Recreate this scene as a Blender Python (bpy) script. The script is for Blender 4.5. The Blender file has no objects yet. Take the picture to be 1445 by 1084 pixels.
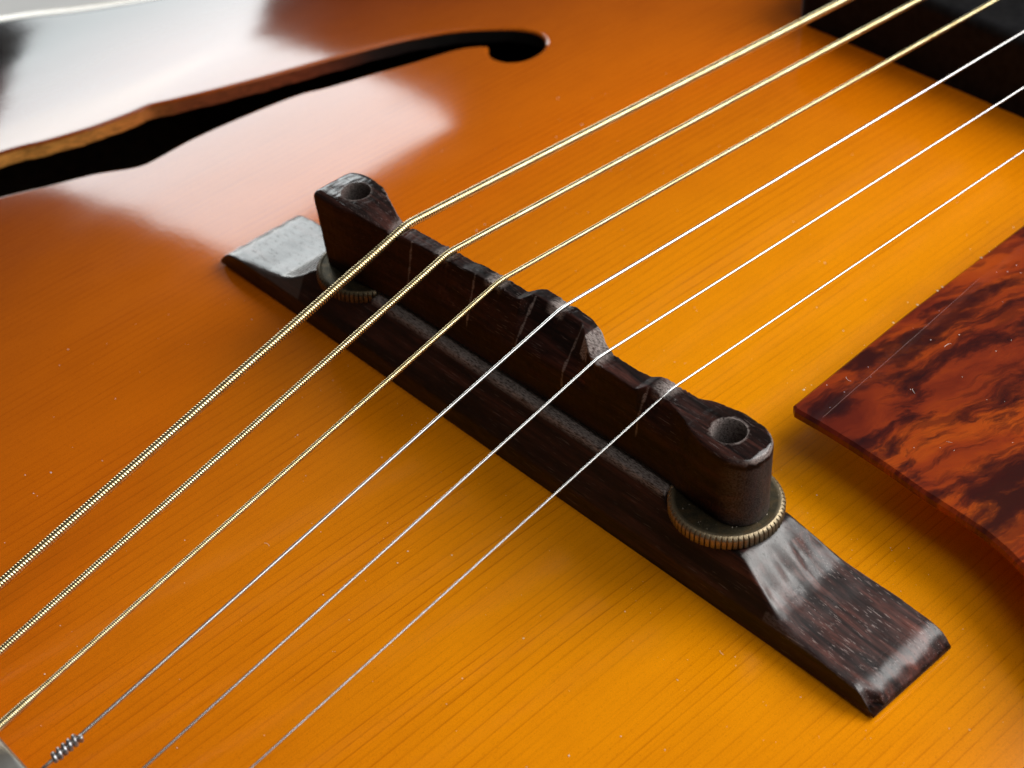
import bpy, bmesh, math, random
from mathutils import Vector, Matrix
from mathutils.geometry import delaunay_2d_cdt
import numpy as np

# ------------------------------------------------------------------ units
# one Blender unit = 1 cm; all shapes below are written in millimetres
S = 0.1
sc = bpy.context.scene
sc.unit_settings.system = 'METRIC'
sc.unit_settings.scale_length = 0.01
col = sc.collection
rnd = random.Random(7)

# ------------------------------------------------------------------ camera
cam = bpy.data.cameras.new('camera')
cam_ob = bpy.data.objects.new('camera', cam)
col.objects.link(cam_ob)
CAM = Vector((140.6896, -124.4245, 172.1109)) * S
RX, RROLL, RZ = 0.8546699527, -0.0692780925, 0.8614228689
rot = Matrix.Rotation(RZ, 4, 'Z') @ Matrix.Rotation(RX, 4, 'X') @ Matrix.Rotation(RROLL, 4, 'Z')
cam_ob.matrix_world = Matrix.Translation(CAM) @ rot
cam.sensor_width = 36.0
cam.lens = 36.0 * 2449.537 / 1445.0
cam.clip_start = 0.5
cam.clip_end = 2000.0
cam.dof.use_dof = True
cam.dof.focus_distance = 23.6
cam.dof.aperture_fstop = 0.30
sc.camera = cam_ob

# ------------------------------------------------------------------ room light
world = bpy.data.worlds.new('World')
sc.world = world
world.use_nodes = True
bg = world.node_tree.nodes['Background']
bg.inputs[0].default_value = (1.0, 0.88, 0.76, 1)
bg.inputs[1].default_value = 0.055

def direction(az, el):
    a, e = math.radians(az), math.radians(el)
    return Vector((math.cos(e) * math.cos(a), math.cos(e) * math.sin(a), math.sin(e)))

def rect_light(name, top_a, top_b, bottom_a, dist, radiance, color, origin=(0, 0, 0), part=(0, 1)):
    """a rectangular light given by the directions of three of its corners"""
    A, B, D = (direction(*d) * dist for d in (top_a, top_b, bottom_a))
    ex = B - A
    ey = D - A
    ey = ey - ex.normalized() * ey.dot(ex.normalized())
    A = A + ey * part[0]
    ey = ey * (part[1] - part[0])
    c = A + ex / 2 + ey / 2
    n = ex.cross(ey)
    if n.dot(c) < 0:
        n = -n
    z = n.normalized()
    x = ex.normalized()
    y = z.cross(x)
    m = Matrix((x, y, z)).transposed().to_4x4()
    m.translation = c + Vector(origin) * S
    l = bpy.data.lights.new(name, 'AREA')
    l.shape = 'RECTANGLE'
    l.size = ex.length
    l.size_y = ey.length
    l.energy = radiance * ex.length * ey.length * math.pi
    l.color = color
    o = bpy.data.objects.new(name, l)
    col.objects.link(o)
    o.matrix_world = m
    return o

# upper and lower pane of the window behind the guitar, then the large window to the right
rect_light('window_and_fill_lamp', (151.6, 32.5), (141.3, 26.3), (167.0, 3.0), 320, 7.0, (0.93, 0.99, 1.0), (-80, 20, 0), (0, .50))
rect_light('window_and_fill_lamp', (151.6, 32.5), (141.3, 26.3), (167.0, 3.0), 320, 7.4, (0.96, 0.99, 0.97), (-80, 20, 0), (.50, 1))
rect_light('window_and_fill_lamp', (92, 57), (24, 57), (92, 18), 62, 7.6, (1.0, 0.985, 0.96), (20, 0, 0))
rect_light('window_and_fill_lamp', (40, 68), (-24, 68), (30, 41), 66, 3.8, (1.0, 0.985, 0.96), (0, -30, 0))  # added patch of light, brightens the strings on the tailpiece side
rect_light('ceiling_bounce_fill', (-60, 62), (-120, 62), (120, 82), 200, 0.42, (1.0, 0.86, 0.70))  # added fill standing in for light bounced off the ceiling

vs = sc.view_settings
sc.display_settings.display_device = 'sRGB'
vs.view_transform = 'Standard'
vs.look = 'None'
vs.exposure = 0.0
vs.gamma = 1.0
sc.cycles.max_bounces = 8
sc.cycles.use_denoising = True

# ------------------------------------------------------------------ node helper
class NT:
    def __init__(self, name):
        self.m = bpy.data.materials.new(name)
        self.m.use_nodes = True
        self.t = self.m.node_tree
        self.b = self.t.nodes['Principled BSDF']
    def n(self, typ, **kw):
        nd = self.t.nodes.new(typ)
        for k, v in kw.items():
            if k.startswith('i_'):
                key = k[2:]
                key = int(key) if key.isdigit() else key.replace('_', ' ')
                self.put(nd.inputs[key], v)
            else:
                setattr(nd, k, v)
        return nd
    def put(self, sock, v):
        if isinstance(v, bpy.types.NodeSocket):
            self.t.links.new(v, sock)
        else:
            sock.default_value = v
    def math(self, op, a, b=None, c=None, clamp=False):
        nd = self.n('ShaderNodeMath', operation=op, use_clamp=clamp)
        for i, v in enumerate((a, b, c)):
            if v is not None:
                self.put(nd.inputs[i], v)
        return nd.outputs[0]
    def mapping(self, scale=(1, 1, 1), loc=(0, 0, 0), rot=(0, 0, 0), src=None):
        if src is None:
            src = self.n('ShaderNodeTexCoord').outputs['Object']
        nd = self.n('ShaderNodeMapping')
        self.put(nd.inputs[0], src)
        nd.inputs['Scale'].default_value = scale
        nd.inputs['Location'].default_value = loc
        nd.inputs['Rotation'].default_value = rot
        return nd.outputs[0]
    def noise(self, vec, scale=1, detail=2, rough=.5, dist=0, out=0):
        nd = self.n('ShaderNodeTexNoise')
        self.put(nd.inputs['Vector'], vec)
        nd.inputs['Scale'].default_value = scale
        nd.inputs['Detail'].default_value = detail
        nd.inputs['Roughness'].default_value = rough
        nd.inputs['Distortion'].default_value = dist
        return nd.outputs[out]
    def ramp(self, fac, stops, interp='LINEAR'):
        nd = self.n('ShaderNodeValToRGB')
        self.put(nd.inputs[0], fac)
        cr = nd.color_ramp
        cr.interpolation = interp
        while len(cr.elements) < len(stops):
            cr.elements.new(0.5)
        for e, (p, c) in zip(cr.elements, stops):
            e.position = p
            if not hasattr(c, '__len__'):
                c = (c, c, c)
            e.color = (*c, 1)
        return nd.outputs[0]
    def mix(self, fac, a, b, mode='MIX'):
        nd = self.n('ShaderNodeMix', data_type='RGBA', blend_type=mode)
        self.put(nd.inputs[0], fac)
        for i, v in ((6, a), (7, b)):
            if not isinstance(v, bpy.types.NodeSocket) and len(v) == 3:
                v = (*v, 1)
            self.put(nd.inputs[i], v)
        return nd.outputs[2]
    def bump(self, height, strength=.2, dist=.01, normal=None):
        nd = self.n('ShaderNodeBump')
        self.put(nd.inputs['Height'], height)
        nd.inputs['Strength'].default_value = strength
        nd.inputs['Distance'].default_value = dist
        if normal is not None:
            self.put(nd.inputs['Normal'], normal)
        return nd.outputs[0]
    def set(self, **kw):
        for k, v in kw.items():
            k = k.replace('_', ' ')
            if not isinstance(v, bpy.types.NodeSocket) and hasattr(v, '__len__') and len(v) == 3:
                v = (*v, 1)
            self.put(self.b.inputs[k], v)
        return self.m

# ------------------------------------------------------------------ materials
def mat_sunburst():
    t = NT('sunburst_lacquer')
    obj = t.n('ShaderNodeTexCoord').outputs['Object']
    sep = t.n('ShaderNodeSeparateXYZ'); t.put(sep.inputs[0], obj)
    x, y = sep.outputs[0], sep.outputs[1]
    # burst: how far from the bright middle of the top (cm)
    dx = t.math('DIVIDE', t.math('ADD', x, -4.0), 1.0)
    dy = t.math('DIVIDE', t.math('ADD', y, -3.0), 1.35)
    r = t.math('SQRT', t.math('ADD', t.math('MULTIPLY', dx, dx), t.math('MULTIPLY', dy, dy)))
    wob = t.noise(t.mapping((.18, .18, .18)), 1, 1)
    r = t.math('ADD', r, t.math('MULTIPLY', t.math('ADD', wob, -.5), 2.0))
    burst = t.ramp(t.math('DIVIDE', r, 24.0), [
        (0.00, (0.82, 0.312, 0.0012)),
        (0.22, (0.79, 0.262, 0.0012)),
        (0.40, (0.64, 0.148, 0.0015)),
        (0.54, (0.47, 0.104, 0.0025)),
        (0.70, (0.26, 0.048, 0.0035)),
        (0.80, (0.12, 0.018, 0.0040)),
        (0.88, (0.010, 0.006, 0.005)),
        (1.00, (0.006, 0.005, 0.005))])
    # grain: lines along the strings, spacing wandering between 1.2 and 2.5 mm
    warp = t.noise(t.mapping((.5, .06, .5)), 1, 2)
    gx = t.math('ADD', t.math('MULTIPLY', x, 6.4), t.math('MULTIPLY', warp, 3.2))
    saw = t.math('FRACT', gx)
    line = t.ramp(saw, [(0.0, 0.15), (0.06, 0.0), (0.70, .04), (0.87, .30), (0.95, 1.0), (1.0, 0.15)])
    sel = t.ramp(t.noise(t.mapping((1.1, .10, 1)), 1, 2), [(.36, 0.15), (.66, 1.0)])
    streak = t.noise(t.mapping((42, .6, 1)), 1, 3, .6)
    fine = t.noise(t.mapping((95, 16, 1)), 1, 2, .6)
    pores = t.ramp(fine, [(.30, 1.0), (.40, 0.0)])
    mott = t.noise(t.mapping((1.6, .9, 1)), 1, 3)
    brk = t.ramp(t.noise(t.mapping((9, 1.6, 1)), 1, 2), [(.3, .25), (.6, 1.0)])
    f = t.math('MULTIPLY', t.math('MULTIPLY', line, sel), brk)
    c = t.mix(t.math('MULTIPLY', f, .78), burst, t.mix(1, burst, (.52, .27, .2), 'MULTIPLY'))
    st = t.ramp(streak, [(.25, (.80, .72, .6)), (.5, (1, 1, 1)), (.8, (1.04, 1.06, 1.0))])
    c = t.mix(.45, c, st, 'MULTIPLY')
    c = t.mix(t.math('MULTIPLY', pores, .42), c, t.mix(1, c, (.45, .25, .2), 'MULTIPLY'))
    speck = t.noise(t.mapping((110, 75, 1)), 1, 2, .7)
    c = t.mix(.85, c, t.ramp(speck, [(.32, (.74, .66, .55)), (.5, (1, 1, 1)), (.72, (1.12, 1.14, 1.1))]), 'MULTIPLY')
    c = t.mix(.25, c, t.ramp(mott, [(.3, (.84, .78, .7)), (.6, (1.05, 1.05, 1))]), 'MULTIPLY')
    wave = t.noise(t.mapping((.5, .30, .5)), 1, 1)
    peel = t.noise(t.mapping((14, 9, 9)), 1, 2)
    nrm = t.bump(wave, .18, .05)
    nrm = t.bump(peel, .04, .01, nrm)
    t.put(t.b.inputs['Normal'], nrm)
    smear = t.noise(t.mapping((.7, .5, .5)), 1, 4)
    rough = t.ramp(smear, [(.3, .06), (.7, .09)])
    # the lacquer is rubbed duller where the picking hand works, from the bridge middle to the pickguard side
    rub = t.ramp(t.math('ADD', t.math('DIVIDE', x, 8.0), 1.0), [(.35, 0.0), (.80, .08)])
    rough = t.math('ADD', rough, rub)
    return t.set(Base_Color=c, Roughness=rough, IOR=1.41)

def mat_rosewood(name, dark=.4, spec=.5, rough_lo=.36, rough_hi=.55):
    t = NT(name)
    du = t.n('ShaderNodeAttribute', attribute_name='dust_and_light').outputs['Fac']
    streak = t.noise(t.mapping((1.3, 30, 20)), 1, 4, .6, .2)
    band = t.noise(t.mapping((.5, 7.5, 5)), 1, 4, .6, .5)
    c = t.ramp(band, [(.30, (.0035, .0028, .003)), (.45, (.014, .0075, .007)), (.57, (.036, .0145, .012)), (.72, (.072, .026, .020))])
    c = t.mix(.8, c, t.ramp(streak, [(.28, (.35, .33, .33)), (.5, (1, 1, 1)), (.75, (1.7, 1.5, 1.4))]), 'MULTIPLY')
    tone = t.math('ADD', t.math('MULTIPLY', du, 1.9 - dark), dark)  # shading put into the colour: upward faces lighter, fronts darker
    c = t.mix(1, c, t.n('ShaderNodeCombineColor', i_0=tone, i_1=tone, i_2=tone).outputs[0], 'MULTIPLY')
    # open pores: short dashes along the grain, some with pale dust in them
    pore = t.noise(t.mapping((3, 66, 46)), 1, 2, .5)
    deep = t.ramp(pore, [(.27, 1.0), (.34, 0.0)])
    pale = t.ramp(t.noise(t.mapping((3.6, 75, 60), (3, 9, 2)), 1, 1.5, .5), [(.64, 0.0), (.70, 1.0)])
    at = t.n('ShaderNodeAttribute', attribute_name='wear_and_light').outputs['Fac']
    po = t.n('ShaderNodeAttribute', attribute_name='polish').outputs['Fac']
    grit = t.noise(t.mapping((15, 70, 55)), 1, 4, .7)
    wear_and_light = t.math('MULTIPLY', at, t.ramp(grit, [(.36, 0.0), (.58, 1.0)]), clamp=True)
    ag = t.n('ShaderNodeAttribute', attribute_name='sheen_tint').outputs['Fac']
    c = t.mix(t.math('MULTIPLY', deep, .8), c, (.003, .002, .002))
    dust = t.math('MULTIPLY', pale, t.ramp(t.noise(t.mapping((1.5, 3, 2)), 1, 2), [(.40, 0.0), (.55, 1.0)]))
    dust = t.math('MULTIPLY', dust, du)
    c = t.mix(t.math('MULTIPLY', dust, .62), c, (.40, .32, .30))
    c = t.mix(t.math('MULTIPLY', t.math('MULTIPLY', ag, t.math('SUBTRACT', 1.0, t.math('MULTIPLY', deep, .8))), t.ramp(grit, [(.3, .6), (.6, .95)])), c, (.25, .245, .24))  # window sheen on the wings painted in as pale grey
    c = t.mix(wear_and_light, c, (.36, .305, .285))
    hgt = t.math('SUBTRACT', t.math('ADD', t.math('MULTIPLY', streak, .6), t.math('MULTIPLY', grit, .25)), deep)
    t.put(t.b.inputs['Normal'], t.bump(hgt, .30, .008))
    rg = t.ramp(t.noise(t.mapping((2, 22, 12)), 1, 3), [(.3, rough_lo), (.7, rough_hi)])
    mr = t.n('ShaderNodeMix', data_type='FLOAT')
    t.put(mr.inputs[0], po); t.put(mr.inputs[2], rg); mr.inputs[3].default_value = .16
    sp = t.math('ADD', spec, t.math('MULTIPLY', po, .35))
    return t.set(Base_Color=c, Roughness=mr.outputs[0], IOR=1.5, Specular_IOR_Level=sp)

def mat_brass():
    t = NT('aged_brass')
    g = t.noise(t.mapping((8, 8, 8)), 1, 5, .65)
    g2 = t.noise(t.mapping((60, 60, 60)), 1, 3, .6)
    at = t.n('ShaderNodeAttribute', attribute_name='wear_and_light').outputs['Fac']
    c = t.ramp(g, [(.3, (.034, .031, .022)), (.5, (.078, .064, .038)), (.7, (.15, .100, .050))])
    c = t.mix(.6, c, t.ramp(g2, [(.35, (.5, .5, .5)), (.6, (1.2, 1.2, 1.2))]), 'MULTIPLY')
    c = t.mix(t.math('MULTIPLY', at, t.ramp(g2, [(.3, .5), (.6, 1.0)])), c, (.50, .40, .26))
    t.put(t.b.inputs['Normal'], t.bump(g2, .35, .008))
    return t.set(Base_Color=c, Metallic=.85, Roughness=t.ramp(g, [(.3, .55), (.7, .38)]))

def mat_metal(name, c1, c2, rough, scale=30):
    t = NT(name)
    g = t.noise(t.mapping((scale, 3, scale)), 1, 3, .6)
    c = t.ramp(g, [(.35, c1), (.65, c2)])
    return t.set(Base_Color=c, Metallic=1.0, Roughness=rough)

def mat_tortoise():
    t = NT('tortoiseshell_celluloid')
    # flow runs up the sheet, slightly across it
    base = t.mapping((.9, .9, .5), rot=(0, 0, math.radians(14)))
    w = t.noise(base, .9, 3, .55, out=1)
    add = t.n('ShaderNodeVectorMath', operation='MULTIPLY_ADD')
    t.put(add.inputs[0], w); add.inputs[1].default_value = (.6, .6, .6); t.put(add.inputs[2], base)
    def layer(scale, loc=(0, 0, 0)):
        m = t.n('ShaderNodeMapping'); t.put(m.inputs[0], add.outputs[0])
        m.inputs['Scale'].default_value = scale; m.inputs['Location'].default_value = loc
        return m.outputs[0]
    xs = t.n('ShaderNodeSeparateXYZ', i_0=t.n('ShaderNodeTexCoord').outputs['Object']).outputs[0]
    tone = t.noise(layer((1.6, .5, 1)), 1.0, 5, .6, .3)
    tone = t.math('ADD', tone, t.ramp(t.math('DIVIDE', xs, 10.0), [(.28, 0.0), (.64, .10)]))
    c = t.ramp(tone, [(.36, (.19, .027, .014)), (.50, (.33, .048, .016)), (.60, (.45, .070, .014)), (.74, (.62, .115, .014))])
    # ragged dark smears drawn out along the flow
    sm1 = t.noise(layer((2.2, .62, 1), (3, 1, 0)), 1.0, 8, .64, .3)
    dark = t.ramp(sm1, [(.48, 0.0), (.54, .72), (.60, 1.0)])
    c = t.mix(t.math('MULTIPLY', dark, .93), c, (.022, .010, .013))
    sm2 = t.noise(layer((6.5, 1.2, 1), (8, 4, 0)), 1.0, 5, .6, .2)
    c = t.mix(t.math('MULTIPLY', t.ramp(sm2, [(.50, 0.0), (.60, 1.0)]), .55), c, (.075, .016, .013))
    sm = t.noise(t.mapping((5, 3, 3)), 1, 4)
    tr = t.n('ShaderNodeBsdfTranslucent')
    t.put(tr.inputs['Color'], t.mix(.32, c, (.98, .26, .02)))
    mx = t.n('ShaderNodeMixShader'); mx.inputs[0].default_value = .45
    t.set(Base_Color=c, Roughness=t.ramp(sm, [(.3, .10), (.7, .20)]), IOR=1.5)
    t.t.links.new(t.b.outputs[0], mx.inputs[1]); t.t.links.new(tr.outputs[0], mx.inputs[2])
    t.t.links.new(mx.outputs[0], t.t.nodes['Material Output'].inputs['Surface'])
    return t.m

def mat_plain(name, c1, c2, rough, scale=(4, 4, 4), bump=.1, ior=1.5):
    t = NT(name)
    if name == 'black_plastic': t.set(Specular_IOR_Level=.07)
    g = t.noise(t.mapping(scale), 1, 4, .6)
    t.put(t.b.inputs['Normal'], t.bump(g, bump, .02))
    return t.set(Base_Color=t.ramp(g, [(.35, c1), (.65, c2)]), Roughness=rough, IOR=ior)

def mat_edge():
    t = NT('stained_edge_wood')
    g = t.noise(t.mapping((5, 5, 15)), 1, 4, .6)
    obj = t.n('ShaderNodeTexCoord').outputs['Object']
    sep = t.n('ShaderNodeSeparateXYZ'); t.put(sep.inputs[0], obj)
    # colour runs from orange to near black towards the upper end of the cut
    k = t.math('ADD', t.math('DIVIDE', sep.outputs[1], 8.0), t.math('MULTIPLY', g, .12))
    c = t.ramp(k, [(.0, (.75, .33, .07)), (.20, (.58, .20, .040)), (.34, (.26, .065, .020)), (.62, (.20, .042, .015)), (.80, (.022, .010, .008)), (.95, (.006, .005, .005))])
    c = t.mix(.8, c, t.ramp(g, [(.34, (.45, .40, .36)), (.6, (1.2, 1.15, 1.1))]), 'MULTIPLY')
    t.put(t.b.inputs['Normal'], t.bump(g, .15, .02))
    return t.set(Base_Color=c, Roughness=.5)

M = dict(
    top=mat_sunburst(),
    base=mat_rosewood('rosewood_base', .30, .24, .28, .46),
    saddle=mat_rosewood('dark_rosewood_saddle', .24, .12, .34, .5),
    brass=mat_brass(),
    bronze=mat_metal('bronze_wrap', (.52, .41, .20), (.74, .63, .38), .27),
    steel=mat_metal('plain_steel', (.64, .64, .63), (.74, .74, .73), .22),
    dull_steel=mat_metal('dull_steel', (.36, .36, .38), (.50, .50, .51), .38),
    tortoise=mat_tortoise(),
    scratch=mat_plain('scratch_white', (.40, .22, .17), (.5, .3, .22), .6),
    black=mat_plain('black_plastic', (.006, .006, .007), (.012, .012, .013), .55, (6, 6, 6), .05),
    binding=mat_plain('cream_binding', (.62, .55, .45), (.72, .66, .56), .25),
    purfling=mat_plain('black_purfling', (.006, .010, .009), (.010, .014, .012), .25),
    side=mat_plain('dark_side_wood', (.015, .007, .005), (.03, .012, .007), .2),
    inner=mat_plain('raw_inner_wood', (.05, .03, .018), (.09, .05, .03), .8),
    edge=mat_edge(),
    nickel=mat_metal('dull_nickel', (.50, .50, .48), (.66, .66, .63), .42, 4),
    dust=mat_plain('dust_flecks', (.75, .62, .5), (.9, .8, .7), .8),
    table=mat_plain('pale_table_top', (.66, .66, .65), (.74, .74, .73), .5, (.3, .3, .3)),
)

# ------------------------------------------------------------------ mesh helpers
def link(name, verts, faces, mat=None, parent=None, smooth=None, sharp=None, mats=None, fmat=None):
    me = bpy.data.meshes.new(name)
    me.from_pydata([(v[0] * S, v[1] * S, v[2] * S) for v in verts], [], faces)
    for m in (mats or [mat]):
        me.materials.append(m)
    if fmat is not None:
        me.polygons.foreach_set('material_index', fmat)
    if smooth or sharp:
        me.polygons.foreach_set('use_smooth', [True] * len(me.polygons))
    me.update()
    if sharp:
        me.set_sharp_from_angle(angle=math.radians(sharp))
    o = bpy.data.objects.new(name, me)
    col.objects.link(o)
    if parent is not None:
        o.parent = parent
        o.matrix_parent_inverse = Matrix()
        o.location = -Vector(parent.location)
    return o

def thing(name, label, cat, loc=(0, 0, 0), group=None):
    o = bpy.data.objects.new(name, None)
    o.empty_display_size = 1
    o.location = Vector(loc) * S
    col.objects.link(o)
    o['label'] = label; o['category'] = cat
    if group: o['group'] = group
    return o

def tag(o, label=None, cat=None, group=None, kind=None):
    if label: o['label'] = label
    if cat: o['category'] = cat
    if group: o['group'] = group
    if kind: o['kind'] = kind
    return o

def lerp_table(tab, x):
    xs = [p[0] for p in tab]
    if x <= xs[0]: return tab[0][1]
    if x >= xs[-1]: return tab[-1][1]
    for (a, va), (b, vb) in zip(tab, tab[1:]):
        if x <= b:
            u = (x - a) / (b - a)
            return va + (vb - va) * u

def smooth_table(tab, step=.25, width=.8):
    """table -> function, linear pieces softened over `width` mm"""
    x0, x1 = tab[0][0], tab[-1][0]
    n = int((x1 - x0) / step) + 1
    xs = np.linspace(x0, x1, n)
    ys = np.interp(xs, [p[0] for p in tab], [p[1] for p in tab])
    k = max(1, int(width / step))
    ker = np.hanning(2 * k + 3)[1:-1]; ker /= ker.sum()
    pad = np.pad(ys, k, mode='edge')
    ys = np.convolve(pad, ker, mode='valid')
    return lambda x: float(np.interp(x, xs, ys))

def fillet(poly, radii, seg=3):
    """closed polygon (y,z) with rounded corners, fixed point count"""
    out = []
    n = len(poly)
    for i in range(n):
        p = Vector(poly[i]); a = Vector(poly[i - 1]); b = Vector(poly[(i + 1) % n])
        da, db = a - p, b - p
        la, lb = da.length, db.length
        if la < 1e-6 or lb < 1e-6 or radii[i] <= 0:
            out += [tuple(p)] * (seg + 1)
            continue
        r = min(radii[i], la * .45, lb * .45)
        pa, pb = p + da / la * r, p + db / lb * r
        for k in range(seg + 1):
            u = k / seg
            q = pa * (1 - u) ** 2 + p * 2 * u * (1 - u) + pb * u * u
            out.append(tuple(q))
    return out

def densify(pts, maxlen_counts):
    """insert points along each segment i by count"""
    out = []
    n = len(pts)
    for i in range(n):
        a, b = Vector(pts[i]), Vector(pts[(i + 1) % n])
        c = maxlen_counts(i)
        for k in range(c):
            out.append(tuple(a.lerp(b, k / c)))
    return out

def hash_noise(x, y, z, f):
    from mathutils import noise
    return noise.noise(Vector((x * f, y * f, z * f)))

def set_attr(o, name, fn):
    me = o.data
    at = me.attributes.new(name, 'FLOAT', 'POINT')
    at.data.foreach_set('value', [fn(v.co / S, v.normal) for v in me.vertices])

# ------------------------------------------------------------------ soundboard shape
def drop(u):
    u = abs(u)
    if u < 40: return 0.0
    if u < 135: return .5 * .145 / 95 * (u - 40) ** 2
    d = .5 * .145 * 95
    u = min(u, 178)
    return d + .145 * (u - 135) - .5 * .145 / 43 * (u - 135) ** 2

def top_z(x, y):
    return -drop(x) - min(y * y / 5000.0, 12)

def top_n(x, y):
    e = .5
    return Vector((-(top_z(x + e, y) - top_z(x - e, y)), -(top_z(x, y + e) - top_z(x, y - e)), 2 * e)).normalized()

def spline(pts, closed=True, step=1.5):
    out = []
    n = len(pts)
    P = [Vector((p[0], p[1])) for p in pts]
    rng = range(n if closed else n - 1)
    for i in rng:
        p0 = P[(i - 1) % n] if closed or i > 0 else P[0]
        p1 = P[i]; p2 = P[(i + 1) % n]
        p3 = P[(i + 2) % n] if closed or i + 2 < n else P[-1]
        k = max(1, int((p2 - p1).length / step))
        for j in range(k):
            u = j / k
            q = .5 * ((2 * p1) + (p2 - p0) * u + (2 * p0 - 5 * p1 + 4 * p2 - p3) * u * u + (3 * p1 - p0 - 3 * p2 + p3) * u ** 3)
            out.append((q.x, q.y))
    if not closed:
        out.append((P[-1].x, P[-1].y))
    return out

LEFT = [(0, -245), (-70, -240), (-140, -215), (-190, -168), (-212, -110), (-214, -60), (-205, -18), (-189.5, 18.5), (-178.3, 36.3),
        (-168, 57), (-160, 82), (-155, 112), (-154, 142), (-150, 182), (-122, 222), (-60, 240)]
outline = LEFT + [(0, 240)] + [(-x, y) for x, y in reversed(LEFT[1:])]
OUT = spline(outline, True, 4.0)

HOLE = [(-135.4, -11.2), (-131.5, -3.6), (-128.3, 4.8), (-126.7, 12.7), (-126.4, 16.7), (-124.6, 19.8), (-120.6, 27.7), (-116.8, 36.4), (-114.6, 42.2),
        (-110.9, 52.4), (-108.0, 60.2), (-105.0, 66.6), (-100.1, 74.1), (-93.8, 79.9), (-90.0, 82.4), (-85.8, 83.2), (-81.8, 81.5), (-79.6, 77.8),
        (-79.5, 73.7), (-81.4, 71.0), (-85.0, 70.3), (-87.8, 71.6), (-89.6, 73.2), (-91.0, 72.4), (-93.8, 68.4), (-96.6, 59.2), (-99.5, 50.7), (-102.3, 42.3),
        (-104.8, 36.2), (-106.6, 23.3), (-107.2, 12.9), (-106.6, 4.4), (-107.4, 0.8), (-111.7, -5.0), (-115.6, -12.9), (-119.7, -20.5),
        (-124.5, -33.0), (-128.5, -48.0), (-131.5, -62.0), (-129.0, -70.0), (-131.0, -77.0), (-138.0, -80.0), (-145.0, -76.0), (-147.5, -66.0), (-146.0, -52.0), (-142.5, -34.0)]
HP = spline(HOLE, True, 1.2)
def area2(p): return sum(a[0] * b[1] - b[0] * a[1] for a, b in zip(p, p[1:] + p[:1]))
if area2(HP) < 0: HP.reverse()
def offset(poly, d):
    n = len(poly); out = []
    for i in range(n):
        a, b = Vector(poly[i - 1]), Vector(poly[(i + 1) % n])
        t = (b - a).normalized()
        out.append((poly[i][0] + t.y * d, poly[i][1] - t.x * d))
    return out

def inside(poly, x, y):
    c = False
    j = len(poly) - 1
    for i in range(len(poly)):
        xi, yi = poly[i]; xj, yj = poly[j]
        if (yi > y) != (yj > y) and x < (xj - xi) * (y - yi) / (yj - yi) + xi:
            c = not c
        j = i
    return c

guitar = thing('archtop_guitar', 'sunburst archtop guitar body with bound edge and f-shaped sound hole', 'guitar', (0, 0, 0))

def build_soundboard():
    holes = [HP, [(-x, y) for x, y in HP][::-1]]
    rims = [offset(h, .8) for h in holes]
    pts = []; edges = []
    def ring(p):
        s = len(pts)
        pts.extend(Vector(q) for q in p)
        edges.extend((s + i, s + (i + 1) % len(p)) for i in range(len(p)))
        return s
    inner_out = offset(OUT, -4.0) if area2(OUT) > 0 else offset(OUT, 4.0)
    ring(inner_out)
    starts = [ring(r) for r in rims]
    halo = [offset(h, 3.2) for h in holes]
    inn = offset(OUT, -7.0) if area2(OUT) > 0 else offset(OUT, 7.0)
    g = 4.0
    yy = -245.0
    while yy < 245:
        xx = -218.0
        while xx < 218:
            if inside(inn, xx, yy) and not (abs(xx) > 70 and any(inside(h, xx, yy) for h in halo)):
                pts.append(Vector((xx + rnd.uniform(-.3, .3), yy + rnd.uniform(-.3, .3))))
            xx += g
        yy += g
    vo, eo, fo, *_ = delaunay_2d_cdt(pts, edges, [], 0, 1e-5)
    faces = []
    for f in fo:
        cx = sum(vo[i][0] for i in f) / 3; cy = sum(vo[i][1] for i in f) / 3
        if not inside(inner_out, cx, cy): continue
        if abs(cx) > 70 and any(inside(r, cx, cy) for r in rims): continue
        faces.append(list(f) if (vo[f[1]] - vo[f[0]]).cross(vo[f[2]] - vo[f[0]]) > 0 else list(f)[::-1])
    verts = [(v.x, v.y, top_z(v.x, v.y)) for v in vo]
    nrm = [top_n(v.x, v.y) for v in vo]
    # rounded lip of each sound hole, then its inner wall
    for hi, h in enumerate(holes):
        n = len(h)
        rows = []
        prof = [(.8, 0, 0.0), (.5, .06, .4), (.2, .24, .85), (.02, .50, 1.3)]
        for d, dz, ang in prof:
            o = offset(h, d)
            row = []
            for i in range(n):
                a, b = Vector(h[i - 1]), Vector(h[(i + 1) % n])
                t = (b - a).normalized()
                out2 = Vector((t.y, -t.x))
                tn = top_n(*o[i])
                nn = (tn * math.cos(ang) - Vector((out2.x, out2.y, 0)) * math.sin(ang)).normalized()
                row.append(len(verts))
                verts.append((o[i][0], o[i][1], top_z(*o[i]) - dz)); nrm.append(nn)
            rows.append(row)
        for ra, rb in zip(rows, rows[1:]):
            for i in range(n):
                j = (i + 1) % n
                faces.append([ra[i], ra[j], rb[j], rb[i]])
        wall_v, wall_f = [], []
        s = 0
        depths = [.48, 1.1, 1.8, 2.5, 3.1]
        for k, dz in enumerate(depths):
            for i in range(n):
                w = .10 * math.sin(i * .9 + k) + .08 * math.sin(i * 2.3 + 2 * k) if 0 < k else 0
                o = h[i]
                wall_v.append((o[0] + w * .5, o[1] + w * .5, top_z(*o) - dz + (w if k == len(depths) - 1 else 0)))
        for k in range(len(depths) - 1):
            for i in range(n):
                j = (i + 1) % n
                wall_f.append([s + k * n + i, s + k * n + j, s + (k + 1) * n + j, s + (k + 1) * n + i])
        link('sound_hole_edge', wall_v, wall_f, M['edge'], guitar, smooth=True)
    o = link('soundboard', verts, faces, M['top'], guitar, smooth=True)
    o.data.normals_split_custom_set_from_vertices(nrm)
    return inner_out

inner_out = build_soundboard()

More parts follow.
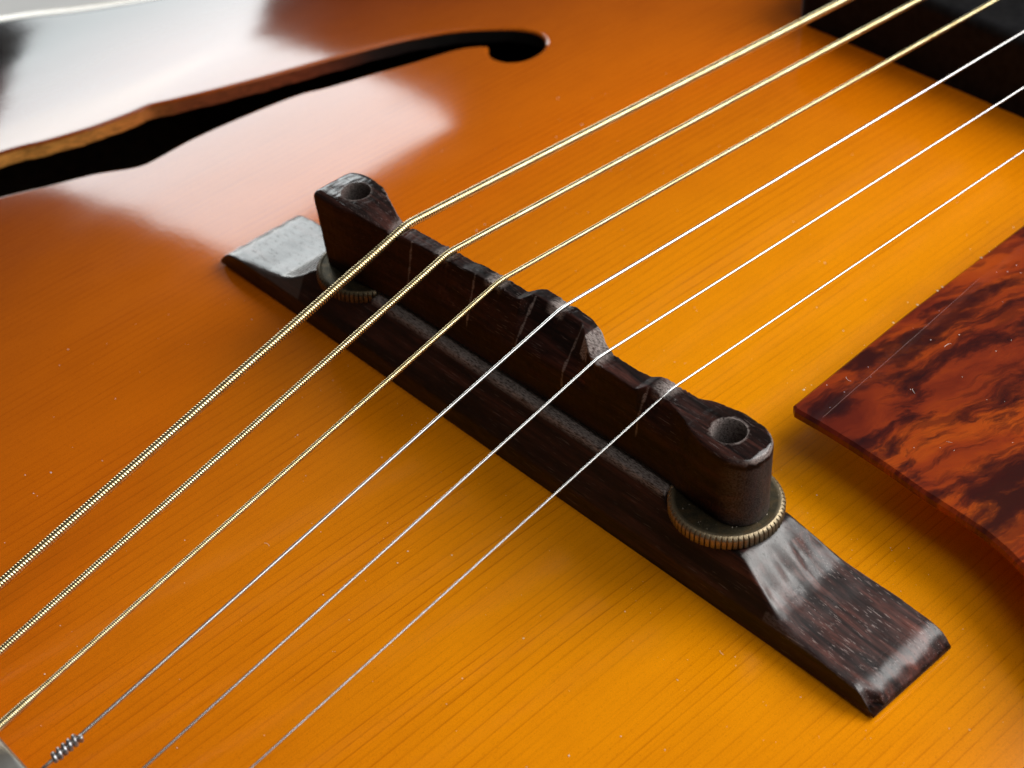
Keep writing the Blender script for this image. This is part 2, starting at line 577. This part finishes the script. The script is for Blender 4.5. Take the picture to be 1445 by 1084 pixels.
def ribbon(name, pa, pb, za, zb, mat):
    n = len(pa)
    v = [(p[0], p[1], za(*p)) for p in pa] + [(p[0], p[1], zb(*p)) for p in pb]
    f = [[i, (i + 1) % n, n + (i + 1) % n, n + i] for i in range(n)]
    return link(name, v, f, mat, guitar, smooth=True)

sgn = -1 if area2(OUT) > 0 else 1
def rings(name, ds, mat):
    rows = [(offset(OUT, sgn * d), dz) for d, dz in ds]
    n = len(OUT); v = []; f = []
    for r, dz in rows:
        v += [(p[0], p[1], top_z(*q) + dz) for p, q in zip(r, OUT)]
    for k in range(len(rows) - 1):
        for i in range(n):
            j = (i + 1) % n
            f.append([k * n + i, k * n + j, (k + 1) * n + j, (k + 1) * n + i])
    return link(name, v, f, mat, guitar, sharp=50)
rings('purfling', [(4.05, 0.02), (3.3, .03)], M['purfling'])
rings('binding', [(3.3, -.5), (3.3, .06), (.9, .02), (.3, -.25), (0, -.9), (0, -6.5), (1.5, -6.5)], M['binding'])
rings('side', [(.15, -6.4), (.15, -80)], M['side'])
back_v = [(p[0], p[1], -82) for p in offset(OUT, sgn * .2)]
link('back', back_v, [list(range(len(back_v)))], M['inner'], guitar)
rings('lining', [(3.0, -6.4), (3.0, -79)], M['inner'])
# ------------------------------------------------------------------ tailpiece, pickup, pickguard
def slab(name, poly, z0, z1, ch, mat, parent, seg=4, zf=None, sharp=35):
    """polygon with rounded upper rim"""
    n = len(poly)
    if area2(poly) < 0: poly = poly[::-1]
    rows = [(0, z0), (0, z1 - ch)]
    for k in range(1, seg + 1):
        a = k / seg * math.pi / 2
        rows.append((ch * (1 - math.cos(a)), z1 - ch + ch * math.sin(a)))
    v, f = [], []
    for d, z in rows:
        v += [(p[0], p[1], z) for p in offset(poly, -d)]
    for k in range(len(rows) - 1):
        for i in range(n):
            j = (i + 1) % n
            f.append([k * n + i, k * n + j, (k + 1) * n + j, (k + 1) * n + i])
    f.append([(len(rows) - 1) * n + i for i in range(n)])
    f.append([i for i in range(n)][::-1])
    return link(name, v, f, mat, parent, sharp=sharp)

def round_rect(x0, y0, x1, y1, r, k=6):
    out = []
    for cx, cy, a0 in ((x1 - r, y0 + r, -90), (x1 - r, y1 - r, 0), (x0 + r, y1 - r, 90), (x0 + r, y0 + r, 180)):
        for i in range(k + 1):
            a = math.radians(a0 + 90 * i / k)
            out.append((cx + r * math.cos(a), cy + r * math.sin(a)))
    return out

tail = slab('tailpiece', round_rect(-38, -106, 40, -86.4, 1.5), .8, 4.2, .7, M['nickel'], guitar)
slab('tailpiece_arm', round_rect(-20, -236, 22, -104, 2), 1.0, 3.4, .6, M['nickel'], guitar)
slab('pickup_cover', round_rect(-52, 120.5, 54, 172, 5), -4, 12.5, 2.2, M['black'], guitar, seg=6)
for i in range(6):
    x = (i - 2.5) * 9.9
    ps = slab('pole_screw', [(x + 2.3 * math.cos(a * math.pi / 10), 147 + 2.3 * math.sin(a * math.pi / 10)) for a in range(20)], 11.5, 13.0, .35, M['steel'], guitar)

pgp = [(30.2, 21.8), (31.1, 21.0), (36, 21.1), (41, 21.0), (47, 20.7), (53.2, 20.1), (58.5, 19.9), (63.5, 19.6), (67, 18.9), (70.6, 17.8), (76, 15.8), (84, 12.5),
       (96, 10), (108, 10.5), (116, 16), (121, 30), (122, 60), (118, 110), (108, 160), (96, 190), (29, 190), (29.0, 79), (29.2, 49)]
pick = slab('pickguard', pgp, 7.6, 9.0, .45, M['tortoise'], guitar, seg=1, sharp=20)
# a long hairline scratch on the pickguard
scr = [(34.9, 22.4), (34.3, 31.6), (33.7, 41.3), (33.0, 51.5), (32.2, 62.6)]
sv, sf = [], []
for i, (x, y) in enumerate(scr):
    w = .013 if i not in (0, len(scr) - 1) else .01
    sv += [(x - w, y, 9.012), (x, y, 9.03), (x + w, y, 9.012)]
    if i:
        a = 3 * (i - 1); b = 3 * i
        sf += [[a, a + 1, b + 1, b], [a + 1, a + 2, b + 2, b + 1]]
so = link('scratch', sv, sf, M['scratch'], pick)

# ------------------------------------------------------------------ bridge
bridge = thing('floating_bridge', 'dark rosewood bridge with two brass thumb wheels standing under the strings', 'bridge', (0, 0, 0))
SLOT = [(-26.34, 0.86, 22.99), (-15.77, -0.54, 23.88), (-5.2, -0.24, 24.33), (5.36, 1.8, 24.33), (15.93, -1.75, 23.88), (26.49, 0.85, 22.99)]
RAD = [.70, .53, .40, .265, .205, .165]

base_prof = smooth_table([(-67.4, .2), (-66.9, 1.0), (-65.9, 2.2), (-64.2, 2.9), (-60, 3.5), (-55, 4.1), (-51, 4.8), (-48.5, 5.8), (-46, 7.3), (-44.2, 8.8),
                          (-43.4, 9.0), (-30.8, 9.0), (-30.5, 10.5), (30.3, 10.5), (30.6, 9.0), (43.6, 9.0), (44.6, 8.7), (46.5, 7.5), (49, 5.7), (51.6, 4.4),
                          (56, 3.7), (62, 3.1), (65.3, 2.75), (66.6, 2.3), (67.7, 1.4), (68.3, .3)], .1, 1.1)
def build_base():
    xs = list(np.arange(-67.4, 68.31, .28))
    verts, faces = [], []
    N = None
    for ix, x in enumerate(xs):
        zp = base_prof(x)
        zp = max(zp, .15)
        hw = 7.75
        zc = 3.2                                    # height of the upright lower part of the side
        zs = min(zc, zp - .02)
        yt = 4.25 + (10.5 - min(zp, 10.5)) * (7.5 - 4.25) / (10.5 - zc)
        yt = min(yt, 7.52)
        if zp <= zc: yt = 7.5
        poly = [(-hw, 0), (-7.62, zs), (-yt, zp), (yt, zp), (7.62, zs), (hw, 0)]
        if zp <= zc + .05:
            poly[2] = (-7.4, zp); poly[3] = (7.4, zp)
            poly[1] = (-7.62, zp - .14); poly[4] = (7.62, zp - .14)
        pts = fillet(poly, [0, .3, .45, .45, .3, 0], 3)
        # spread points along the long flat pieces
        res = []
        for i, p in enumerate(pts):
            q = pts[(i + 1) % len(pts)]
            res.append(p)
            c = {3: 5, 7: 8, 11: 18, 15: 8, 19: 5}.get(i, 0)
            for k in range(1, c + 1):
                res.append((p[0] + (q[0] - p[0]) * k / (c + 1), p[1] + (q[1] - p[1]) * k / (c + 1)))
        N = len(res)
        for y, z in res:
            q = .3 if (x < -44 and z > 1) else (.5 if x > 44 else 1.0)
            jit = (hash_noise(x, y * 2, z * 2, .35) * .07 + hash_noise(x * .6, y * 3, z * 3, 1.3) * .035) * q
            e = abs(x)
            dx = 0
            if e > 60:
                dx = hash_noise(y, z, x * .1, .55) * .35 * min(1, (e - 60) / 6)
                # a chipped near corner on the treble wing
                if x > 64 and y < -6.2 and z > .5:
                    dx -= 1.9 * min(1, (x - 64) / 3) * max(0, 1 - abs(y + 6.9) / 1.1)
            if 44 < x < 55 and z > 1.5:
                dx += (hash_noise(y, 0, 0, .55) * 1.0 + hash_noise(y, 5, 0, 1.2) * .10 - y * .10) * math.sin((x - 44) / 11 * math.pi)
            rough_top = 0
            if abs(x) < 30 and z > 10 and abs(y) < 4.4:
                rough_top = hash_noise(x * .5, y * 2, 3, .9) * .12
            verts.append((x + dx, y + (jit * .8 if z > .3 else 0), z + (jit if z > .3 else 0) + rough_top))
        if ix:
            a, b = (ix - 1) * N, ix * N
            for i in range(N):
                j = (i + 1) % N
                faces.append([a + i, b + i, b + j, a + j])
    faces.append(list(range(N)))
    faces.append([(len(xs) - 1) * N + i for i in range(N)][::-1])
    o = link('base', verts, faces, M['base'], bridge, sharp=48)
    def wear_and_light(p, n):
        x, y, z = p
        w = 0
        if abs(x) < 30.3 and z > 9.9 and abs(y) < 5.0: w = .62 + .16 * (x + 30) / 60  # ledge lightened in colour to stand for the light on it
        if x > 50 and 1.2 < z < 5 and .35 < n.z < .8 and abs(y) > 6.9: w = max(w, .2)
        return w
    set_attr(o, 'wear_and_light', wear_and_light)
    def sheen_tint(p, n):
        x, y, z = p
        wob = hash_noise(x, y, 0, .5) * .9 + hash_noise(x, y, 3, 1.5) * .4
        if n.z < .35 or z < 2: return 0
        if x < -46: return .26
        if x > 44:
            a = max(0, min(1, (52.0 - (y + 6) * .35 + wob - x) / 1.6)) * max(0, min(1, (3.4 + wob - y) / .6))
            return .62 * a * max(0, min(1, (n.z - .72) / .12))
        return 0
    set_attr(o, 'sheen_tint', sheen_tint)
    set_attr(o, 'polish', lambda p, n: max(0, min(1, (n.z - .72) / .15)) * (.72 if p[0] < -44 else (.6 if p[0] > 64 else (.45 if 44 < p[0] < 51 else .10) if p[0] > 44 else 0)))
    set_attr(o, 'dust_and_light', lambda p, n: 1.0 if (p[0] > 46 and n.z > .5) else .25)
    return o
base = build_base()

zt_f = smooth_table([(-43.2, 23.9), (-41.5, 24.5), (-37, 24.7), (-33, 24.5), (-29.5, 23.7), (-27, 23.15), (-24, 23.5), (-21, 23.6), (-18, 23.75), (-15.8, 23.9),
                     (-12, 23.9), (-9, 24.3), (-5.2, 24.35), (-1.2, 23.95), (.2, 24.55), (3, 24.6), (5.4, 24.4), (7, 24.65), (10.8, 24.6), (13.4, 23.7), (14.6, 23.45), (16, 23.6),
                     (19, 23.45), (22.8, 23.0), (24, 23.45), (26.5, 23.15), (29, 22.9), (32, 22.8), (34, 23.0), (38, 22.9), (43.2, 22.6)], .08, .26)
yf_f = smooth_table([(-43.2, -4.2), (-37.5, -4.2), (-33.5, -3.7), (-30, -2.9), (-26.8, -2.0), (-21, -1.6), (-16, -1.4), (-10, -1.2), (-5.2, -1.0), (-.4, -.7), (.5, .9), (1.2, 1.1),
                     (4.9, 1.2), (8, 1.3), (9.6, 1.2), (11.0, .2), (14.3, -2.0), (16, -2.7), (18.4, -2.7), (23.4, -2.4), (24.1, -1.2), (26.6, -1.2), (29, -1.5), (31.5, -2.3), (33.5, -3.3), (36, -4.0), (43.2, -4.2)], .08, .22)
yb_f = smooth_table([(-43.2, 4.2), (-38, 4.2), (-35.2, 3.9), (-31, 2.0), (-28, 1.0), (-25, .9), (-19, .9), (-12, 1.1), (-6, 1.2), (-1.2, 1.5), (1, 3.2), (5, 3.1), (9.8, 2.8), (12.5, 2.2), (14.4, 1.0),
                     (16.5, .2), (21.3, .4), (24.7, 1.6), (30, 2.1), (32, 3.1), (36, 4.2), (43.2, 4.2)], .08, .26)
hw_f = smooth_table([(-43.2, 4.1), (-34, 4.1), (-30, 3.3), (-24, 3.0), (24, 3.0), (30, 3.2), (34, 4.0), (43.2, 4.1)], .2, 2)
nd_f = smooth_table([(-43.2, 12.5), (-.4, 16.5), (.4, 18.0), (9.5, 18.5), (14, 16.5), (23.4, 17.0), (24.2, 19.0), (30, 18.0), (32, 16), (43.2, 15)], .08, .26)

def build_saddle():
    xs = [-42.9 + 1.1 * (1 - math.cos(k / 9 * math.pi / 2)) for k in range(9)]
    xs += list(np.arange(-41.75, 38.4, .22))
    R0 = 4.4
    xs += [38.5 + R0 * math.sin(k / 26 * math.pi / 2) for k in range(27)]
    verts, faces = [], []
    for ix, x in enumerate(xs):
        zt = zt_f(x)
        for (sx, sy, sz), r in zip(SLOT, RAD):
            # the notch each string has cut into the top
            g = math.exp(-((x - sx) / (r * 1.25 + .1)) ** 4)
            zt = zt * (1 - g) + min(zt, sz - r * .55) * g
        yf, yb, hb, nd = yf_f(x), yb_f(x), hw_f(x), nd_f(x)
        yb = max(yb, yf + 1.3)
        zb = 11.12
        scale = 1.0
        tr = .5
        if x > 38.5:
            u = min(1, (x - 38.5) / R0)
            scale = max(.0015, math.sqrt(max(0, 1 - u * u)))
            scale = scale ** .85
        back_scale = None
        if x < -38.6:
            u = min(1, (-38.6 - x) / 4.35)
            back_scale = .30 + .70 * math.sqrt(max(0, 1 - u * u))
        if x < -41.8:
            u = min(1, (-41.8 - x) / 1.1)
            scale = .80 + .20 * math.sqrt(max(0, 1 - u * u))
            zt -= .7 * u * u
        if x > 42.0:
            zt -= .7 * ((x - 42.0) / .9) ** 2
        poly = [(-hb, zb), (-hb * 1.0, nd), (yf, zt - .12), (yb, zt - .1), (hb, 16.5), (hb, zb)]
        poly = [(y * (back_scale if back_scale and y > 0 else scale), z) for y, z in poly]
        blk = max(0, min(1, (abs(x) - 32) / 4))
        pts = fillet(poly, [.15, 1.2, .22 + .75 * blk, .28 + .7 * blk, 2.5, .15], 4)
        res = []
        for i, p in enumerate(pts):
            q = pts[(i + 1) % len(pts)]
            res.append(p)
            c = {4: 8, 9: 14, 14: 10, 19: 8, 24: 4}.get(i, 0)
            for k in range(1, c + 1):
                res.append((p[0] + (q[0] - p[0]) * k / (c + 1), p[1] + (q[1] - p[1]) * k / (c + 1)))
        N = len(res)
        for y, z in res:
            a = hash_noise(x, y * 1.5, z * 1.2, .45) * .06 + hash_noise(x, y, z, 1.6) * .05
            if any(abs(x - s[0]) < 2.0 for s in SLOT) and z > 22: a += hash_noise(x, y, z, 2.5) * .20
            lean = (24 - z) * .10 if x < -38 else 0
            verts.append((x + lean * min(1, (-38 - x) / 4) if x < -38 else x, y + a * .8 * scale, z + (a if z > 20 else 0)))
        if ix:
            p, q = (ix - 1) * N, ix * N
            for i in range(N):
                j = (i + 1) % N
                faces.append([p + i, q + i, q + j, p + j])
    faces.append(list(range(N)))
    faces.append([(len(xs) - 1) * N + i for i in range(N)][::-1])
    o = link('saddle', verts, faces, M['saddle'], bridge)
    # post holes bored through each end
    cut = []
    for x, zt in ((-37, 24.7), (37, 22.9)):
        v, f = [], []
        n = 40
        prof = [(14.0, 2.15), (zt - 1.0, 2.15), (zt - .40, 2.18), (zt - .05, 2.34), (zt + .5, 2.75), (zt + 3, 3.1)]
        for z, r in prof:
            for k in range(n):
                a = k * 2 * math.pi / n
                rr = r * (1 + .012 * math.sin(3 * a + x))
                v.append((x + rr * math.cos(a), rr * math.sin(a), z))
        for m in range(len(prof) - 1):
            for k in range(n):
                j = (k + 1) % n
                f.append([m * n + k, m * n + j, (m + 1) * n + j, (m + 1) * n + k])
        f.append(list(range(n))[::-1]); f.append([(len(prof) - 1) * n + k for k in range(n)])
        cut.append(link('cutter', v, f, M['saddle']))
    for c in cut:
        md = o.modifiers.new('hole', 'BOOLEAN'); md.operation = 'DIFFERENCE'; md.object = c; md.solver = 'EXACT'
    dg = bpy.context.evaluated_depsgraph_get()
    me = bpy.data.meshes.new_from_object(o.evaluated_get(dg))
    o.modifiers.clear()
    old = o.data; o.data = me; bpy.data.meshes.remove(old); me.name = 'saddle'
    for c in cut: bpy.data.objects.remove(c)
    me.polygons.foreach_set('use_smooth', [True] * len(me.polygons))
    me.update()
    me.set_sharp_from_angle(angle=math.radians(33))
    def wear_and_light(p, n):
        x, y, z = p
        w = 0
        for (sx, sy, sz), k in zip(SLOT, (.8, .9, 1.3, 1.4, 1.2, 1.1)):
            if z > sz - .9:
                d = math.hypot((x - sx + .5) / 1.0, (y - sy) / 1.6)
                w = max(w, k * max(0, 1 - d / 1.9))
        if 11.5 < x < 15.8 and y > -1.8 and z > 21.5 and n.z > .2: w = max(w, .9)      # split-off flat beside the fifth string
        if -34.5 < x < -26.8 and y > -.2 and n.y > .3 and z > 19.5: w = max(w, .55)         # pared facet behind the bass post
        for hx, hz in ((-37, 24.7), (37, 22.9)):
            d = math.hypot(x - hx, y)
            if d < 2.45 and z > hz - 4.5: w = max(w, (.7 if y > -1.2 or x < hx - 1 else .3) if hx > 0 else .4)  # pale grit in the holes, painted paler on the treble hole's lit side
        if x > 38 and .2 < n.z < .8 and z > 20.5: w = max(w, .85 * max(0, min(1, (x - 39.8) / 1.2)) * max(.15, min(1, (y + 3.2) / 1.5)))  # painted highlight along the rim of the treble end
        if x > 38.5 and z < 21: w = max(w, .16 * max(0, min(1, (x - 38.5) / 2.5)))
        # upright tool marks on the front face
        for gx in (-22.6, -9.5, .6, 9.9, 24.0):
            if y < 1 and n.y < -.3 and z > 15.5 + hash_noise(gx, 0, 0, 1) * 2 and abs(x - gx - (z - 20) * .08) < .16: w = max(w, .55)
        return w
    set_attr(o, 'wear_and_light', wear_and_light)
    set_attr(o, 'sheen_tint', lambda p, n: 0.0)
    set_attr(o, 'polish', lambda p, n: max(0, min(1, (n.z - .3) / .3)) * max(0, min(1, (abs(p[0]) - 30) / 4)) if p[2] > 21 else 0)
    set_attr(o, 'dust_and_light', lambda p, n: .35 if n.z > .2 else .12)
    return o
saddle = build_saddle()

def build_wheel(px):
    teeth = 66
    R = 7.7
    rows = [(6.9, 9.02, 0), (7.35, 9.05, .3), (R, 9.3, 1), (R, 10.45, 1), (R - .12, 10.72, .7), (R - .40, 10.95, .25), (R - .62, 11.03, 0), (R - .70, 10.98, 0), (R - 1.1, 11.0, 0), (5.0, 11.02, 0), (2.2, 11.02, 0)]
    seq = [(0.0, -.34), (.10, -.34), (.20, -.02), (.34, 0), (.72, 0), (.90, -.02)]
    n = teeth * len(seq)
    v, f = [], []
    for r, z, k in rows:
        for t in range(teeth):
            for u, d in seq:
                a = (t + u) * 2 * math.pi / teeth + .3
                jit = rnd.uniform(-.02, .02) if k else 0
                rr = r + (d + jit) * k
                v.append((rr * math.cos(a), rr * math.sin(a), z))
    for m in range(len(rows) - 1):
        for i in range(n):
            j = (i + 1) % n
            f.append([m * n + i, m * n + j, (m + 1) * n + j, (m + 1) * n + i])
    f.append(list(range(n))[::-1])
    f.append([(len(rows) - 1) * n + i for i in range(n)])
    v = [(x + px, y, z) for x, y, z in v]
    w = link('thumb_wheel', v, f, M['brass'], bridge, sharp=40)
    def wear_and_light(p, nrm):
        r = math.hypot(p[0] - px, p[1]); 
        if r > 6.95 and p[2] > 10.4: return .6 if px > 0 else .12  # less on the bass wheel, its shade is put into the colour
        if r > 7.45: return .10 if px > 0 else 0.0
        return 0.0
    set_attr(w, 'wear_and_light', wear_and_light)
    # threaded post inside
    v, f = [], []
    k = 20; rows = []
    z = 8.0
    top = 15.5 if px > 0 else 18.0
    while z < top:
        rows.append((2.10, z)); rows.append((1.85, z + .3)); z += .6
    rows += [(2.0, top), (1.7, top + .25), (.3, top + .3)]
    for r, z in rows:
        for i in range(k):
            a = i * 2 * math.pi / k
            v.append((px + r * math.cos(a), r * math.sin(a), z))
    for m in range(len(rows) - 1):
        for i in range(k):
            j = (i + 1) % k
            f.append([m * k + i, m * k + j, (m + 1) * k + j, (m + 1) * k + i])
    f.append(list(range(k))[::-1]); f.append([(len(rows) - 1) * k + i for i in range(k)])
    p = link('threaded_post', v, f, M['brass'], bridge, sharp=30)
    return w
build_wheel(-37.0)
build_wheel(37.0)

# ------------------------------------------------------------------ strings
NECK = [(-23.8, 200.86, 14.7), (-14.25, 199.46, 15.6), (-4.7, 199.76, 16.05), (4.85, 201.8, 16.05), (14.4, 198.25, 15.6), (23.95, 200.85, 14.7)]
TAIL = [(-23.25, -75, 6.62), (-13.66, -75, 7.52), (-4.07, -75, 7.97), (5.52, -75, 7.97), (15.11, -75, 7.52), (24.7, -75, 6.62)]
LAB = ['thickest bronze wound string, crossing the bridge nearest the sound hole',
       'second thickest bronze wound string, beside the thickest one',
       'thinnest of the three bronze wound strings, with a thicker wrap at the tailpiece',
       'thickest of the three plain steel strings, ending in a twisted steel knot',
       'plain steel string between two other plain ones, over the torn saddle notch',
       'thinnest plain steel string, crossing the bridge nearest the pickguard']
PITCH = [.42, .36, .27]
def frame(d):
    u = Vector((0, 0, 1)); s = d.cross(u).normalized(); return s, s.cross(d).normalized()

def path_points(i):
    s = Vector(SLOT[i]); t = Vector(TAIL[i]); n = Vector(NECK[i])
    s = s + Vector((0, 0, RAD[i] * .25))
    d1 = (s - t).normalized(); d2 = (n - s).normalized()
    a = s - d1 * ((s.y + 88.5) / d1.y)
    b = s + d2 * 172
    # soften the break over the saddle
    pts = [a, s - d1 * 1.2]
    for u in (.25, .5, .75):
        p = (s - d1 * 1.2).lerp(s, u).lerp(s.lerp(s + d2 * 1.2, u), u); pts.append(p)
    pts += [s + d2 * 1.2, b]
    return pts

def sample(pts, step):
    out = []
    for a, b in zip(pts, pts[1:]):
        L = (b - a).length; k = max(1, int(round(L / step)))
        out += [a.lerp(b, j / k) for j in range(k)]
    return out + [pts[-1]]

def tube(pts, radf, sides, spiral=None):
    v, f = [], []
    s_acc = 0
    n = len(pts)
    for i, p in enumerate(pts):
        d = (pts[min(i + 1, n - 1)] - pts[max(i - 1, 0)]).normalized()
        sx, sy = frame(d)
        if i: s_acc += (p - pts[i - 1]).length
        for k in range(sides):
            a = k * 2 * math.pi / sides
            r = radf(s_acc, a, p)
            v.append(p + sx * (r * math.cos(a)) + sy * (r * math.sin(a)))
        if i:
            A, B = (i - 1) * sides, i * sides
            for k in range(sides):
                j = (k + 1) % sides
                f.append([A + k, A + j, B + j, B + k])
    f.append(list(range(sides))[::-1]); f.append([(n - 1) * sides + k for k in range(sides)])
    return v, f

for i in range(6):
    pts = path_points(i)
    wound = i < 3
    if wound:
        P = PITCH[i]
        q = sample(pts, P / 8)
        amp = P * .30
        def rf(s, a, p, r=RAD[i], P=P, amp=amp, wrap=(i == 2)):
            ph = (s / P + a / (2 * math.pi)) % 1.0
            # round wire turns: a half-circle profile per turn
            prof = math.sqrt(max(0.0, 1 - (2 * ph - 1) ** 2))
            rr = r - amp + amp * prof
            if wrap:
                u = (p.y + 81.0) / 1.4
                rr += .22 * (1 / (1 + math.exp(min(50, max(-50, u * 3)))))
            return rr
        v, f = tube(q, rf, 12)
        o = link('wound_string', v, f, M['bronze'], smooth=True)
    else:
        q = sample(pts, 4.0)
        v, f = tube(q, lambda s, a, p, r=RAD[i]: r, 12)
        o = link('plain_string', v, f, M['steel'], smooth=True)
    tag(o, LAB[i], 'guitar string', 'strings over the bridge')
    if i == 3:
        # the twisted wrap that locks the ball end
        d = (pts[1] - pts[0]).normalized()
        sx, sy = frame(d)
        s = Vector(SLOT[i])
        c0 = pts[0] + d * ((-84.0 - pts[0].y) / d.y)
        hel = []
        turns = 5.2; L = 3.9
        for k in range(int(turns * 24)):
            u = k / (turns * 24); a = u * turns * 2 * math.pi
            rr = .50 + .03 * math.sin(k * .23)
            hel.append(c0 + d * (L * u) + (sx * math.cos(a) + sy * math.sin(a)) * rr)
        end = hel[-1]
        hel += [end + sx * .25 + sy * .1, end + sx * .55 + sy * .12 - d * .2]
        v, f = tube(hel, lambda s, a, p: .30, 8)
        link('twisted_end', v, f, M['dull_steel'], o, smooth=True)

# ------------------------------------------------------------------ dust
dv, df = [], []
def fleck(x, y, z, r):
    s = len(dv)
    k = 5
    a0 = rnd.uniform(0, 6.28); st = rnd.uniform(.5, 1)
    for i in range(k):
        a = a0 + i * 2 * math.pi / k
        q = r * rnd.uniform(.6, 1.1)
        dv.append((x + q * math.cos(a), y + q * st * math.sin(a), z))
    dv.append((x, y, z + r * .6))
    for i in range(k):
        df.append([s + i, s + (i + 1) % k, s + k])
def fibre(x, y, z, L, r=.03):
    a = rnd.uniform(0, 6.28); c = rnd.uniform(-.8, .8)
    p = Vector((x, y, z + r)); pts = [p]
    for k in range(6):
        a += c * .35
        p = p + Vector((math.cos(a), math.sin(a), 0)) * L / 6; pts.append(p.copy())
    v, f = tube(pts, lambda s, a, p: r, 4)
    s = len(dv); dv.extend(v); df.extend([[q + s for q in ff] for ff in f])
n = 0
while n < 330:
    x, y = rnd.uniform(-70, 85), rnd.uniform(-90, 90)
    if abs(y) < 9 and abs(x) < 69: continue
    if x > 28 and y > 20: continue
    fleck(x, y, top_z(x, y) + .01, rnd.choice((.06, .07, .08, .09, .10, .12, .17))); n += 1
for k in range(60):
    x, y = rnd.uniform(31, 75), rnd.uniform(23, 75)
    fleck(x, y, 9.01, rnd.choice((.07, .09, .11, .14, .24)))
for k in range(9):
    x, y = rnd.uniform(-60, 80), rnd.uniform(-85, 70)
    if abs(y) < 9 or (x > 28 and y > 20): continue
    fibre(x, y, top_z(x, y), rnd.uniform(.8, 2.4))
for (x, y, L) in ((33, 31, 1.2), (41, 35, 1.0), (38, 46, 1.4), (50, 30, .8)):
    fibre(x, y, 9.0, L)
for k in range(150):
    # finer dust gathers round the bridge and under the strings
    x = rnd.uniform(-60, 75); y = rnd.choice((-1, 1)) * (8.4 + abs(rnd.gauss(0, 9)))
    if x > 28 and y > 20: continue
    fleck(x, y, top_z(x, y) + .01, rnd.choice((.04, .05, .06, .08)))
for k in range(40):
    x = rnd.uniform(-28, 28); y = rnd.uniform(-4.0, -2.9)
    fleck(x, y, 10.58, rnd.choice((.04, .05, .06)))
for k in range(26):
    a = rnd.uniform(0, 6.28); q = rnd.uniform(4.8, 6.8)
    fleck(37 + q * math.cos(a), q * math.sin(a), 11.03, rnd.choice((.05, .07, .09)))
# crumbs along the pickguard's straight edge
for k in range(16):
    fleck(29.25 + rnd.uniform(-.1, .15), rnd.uniform(23, 80), 8.9, rnd.choice((.08, .13, .26)))
dust = link('dust', dv, df, M['dust'])
dust['kind'] = 'stuff'

# ------------------------------------------------------------------ surface under the guitar
def table():
    v = [(-3000, -3000, -84), (3000, -3000, -84), (3000, 3000, -84), (-3000, 3000, -84)]
    o = link('tabletop', v, [[0, 1, 2, 3]], M['table'])
    o['kind'] = 'structure'
table()
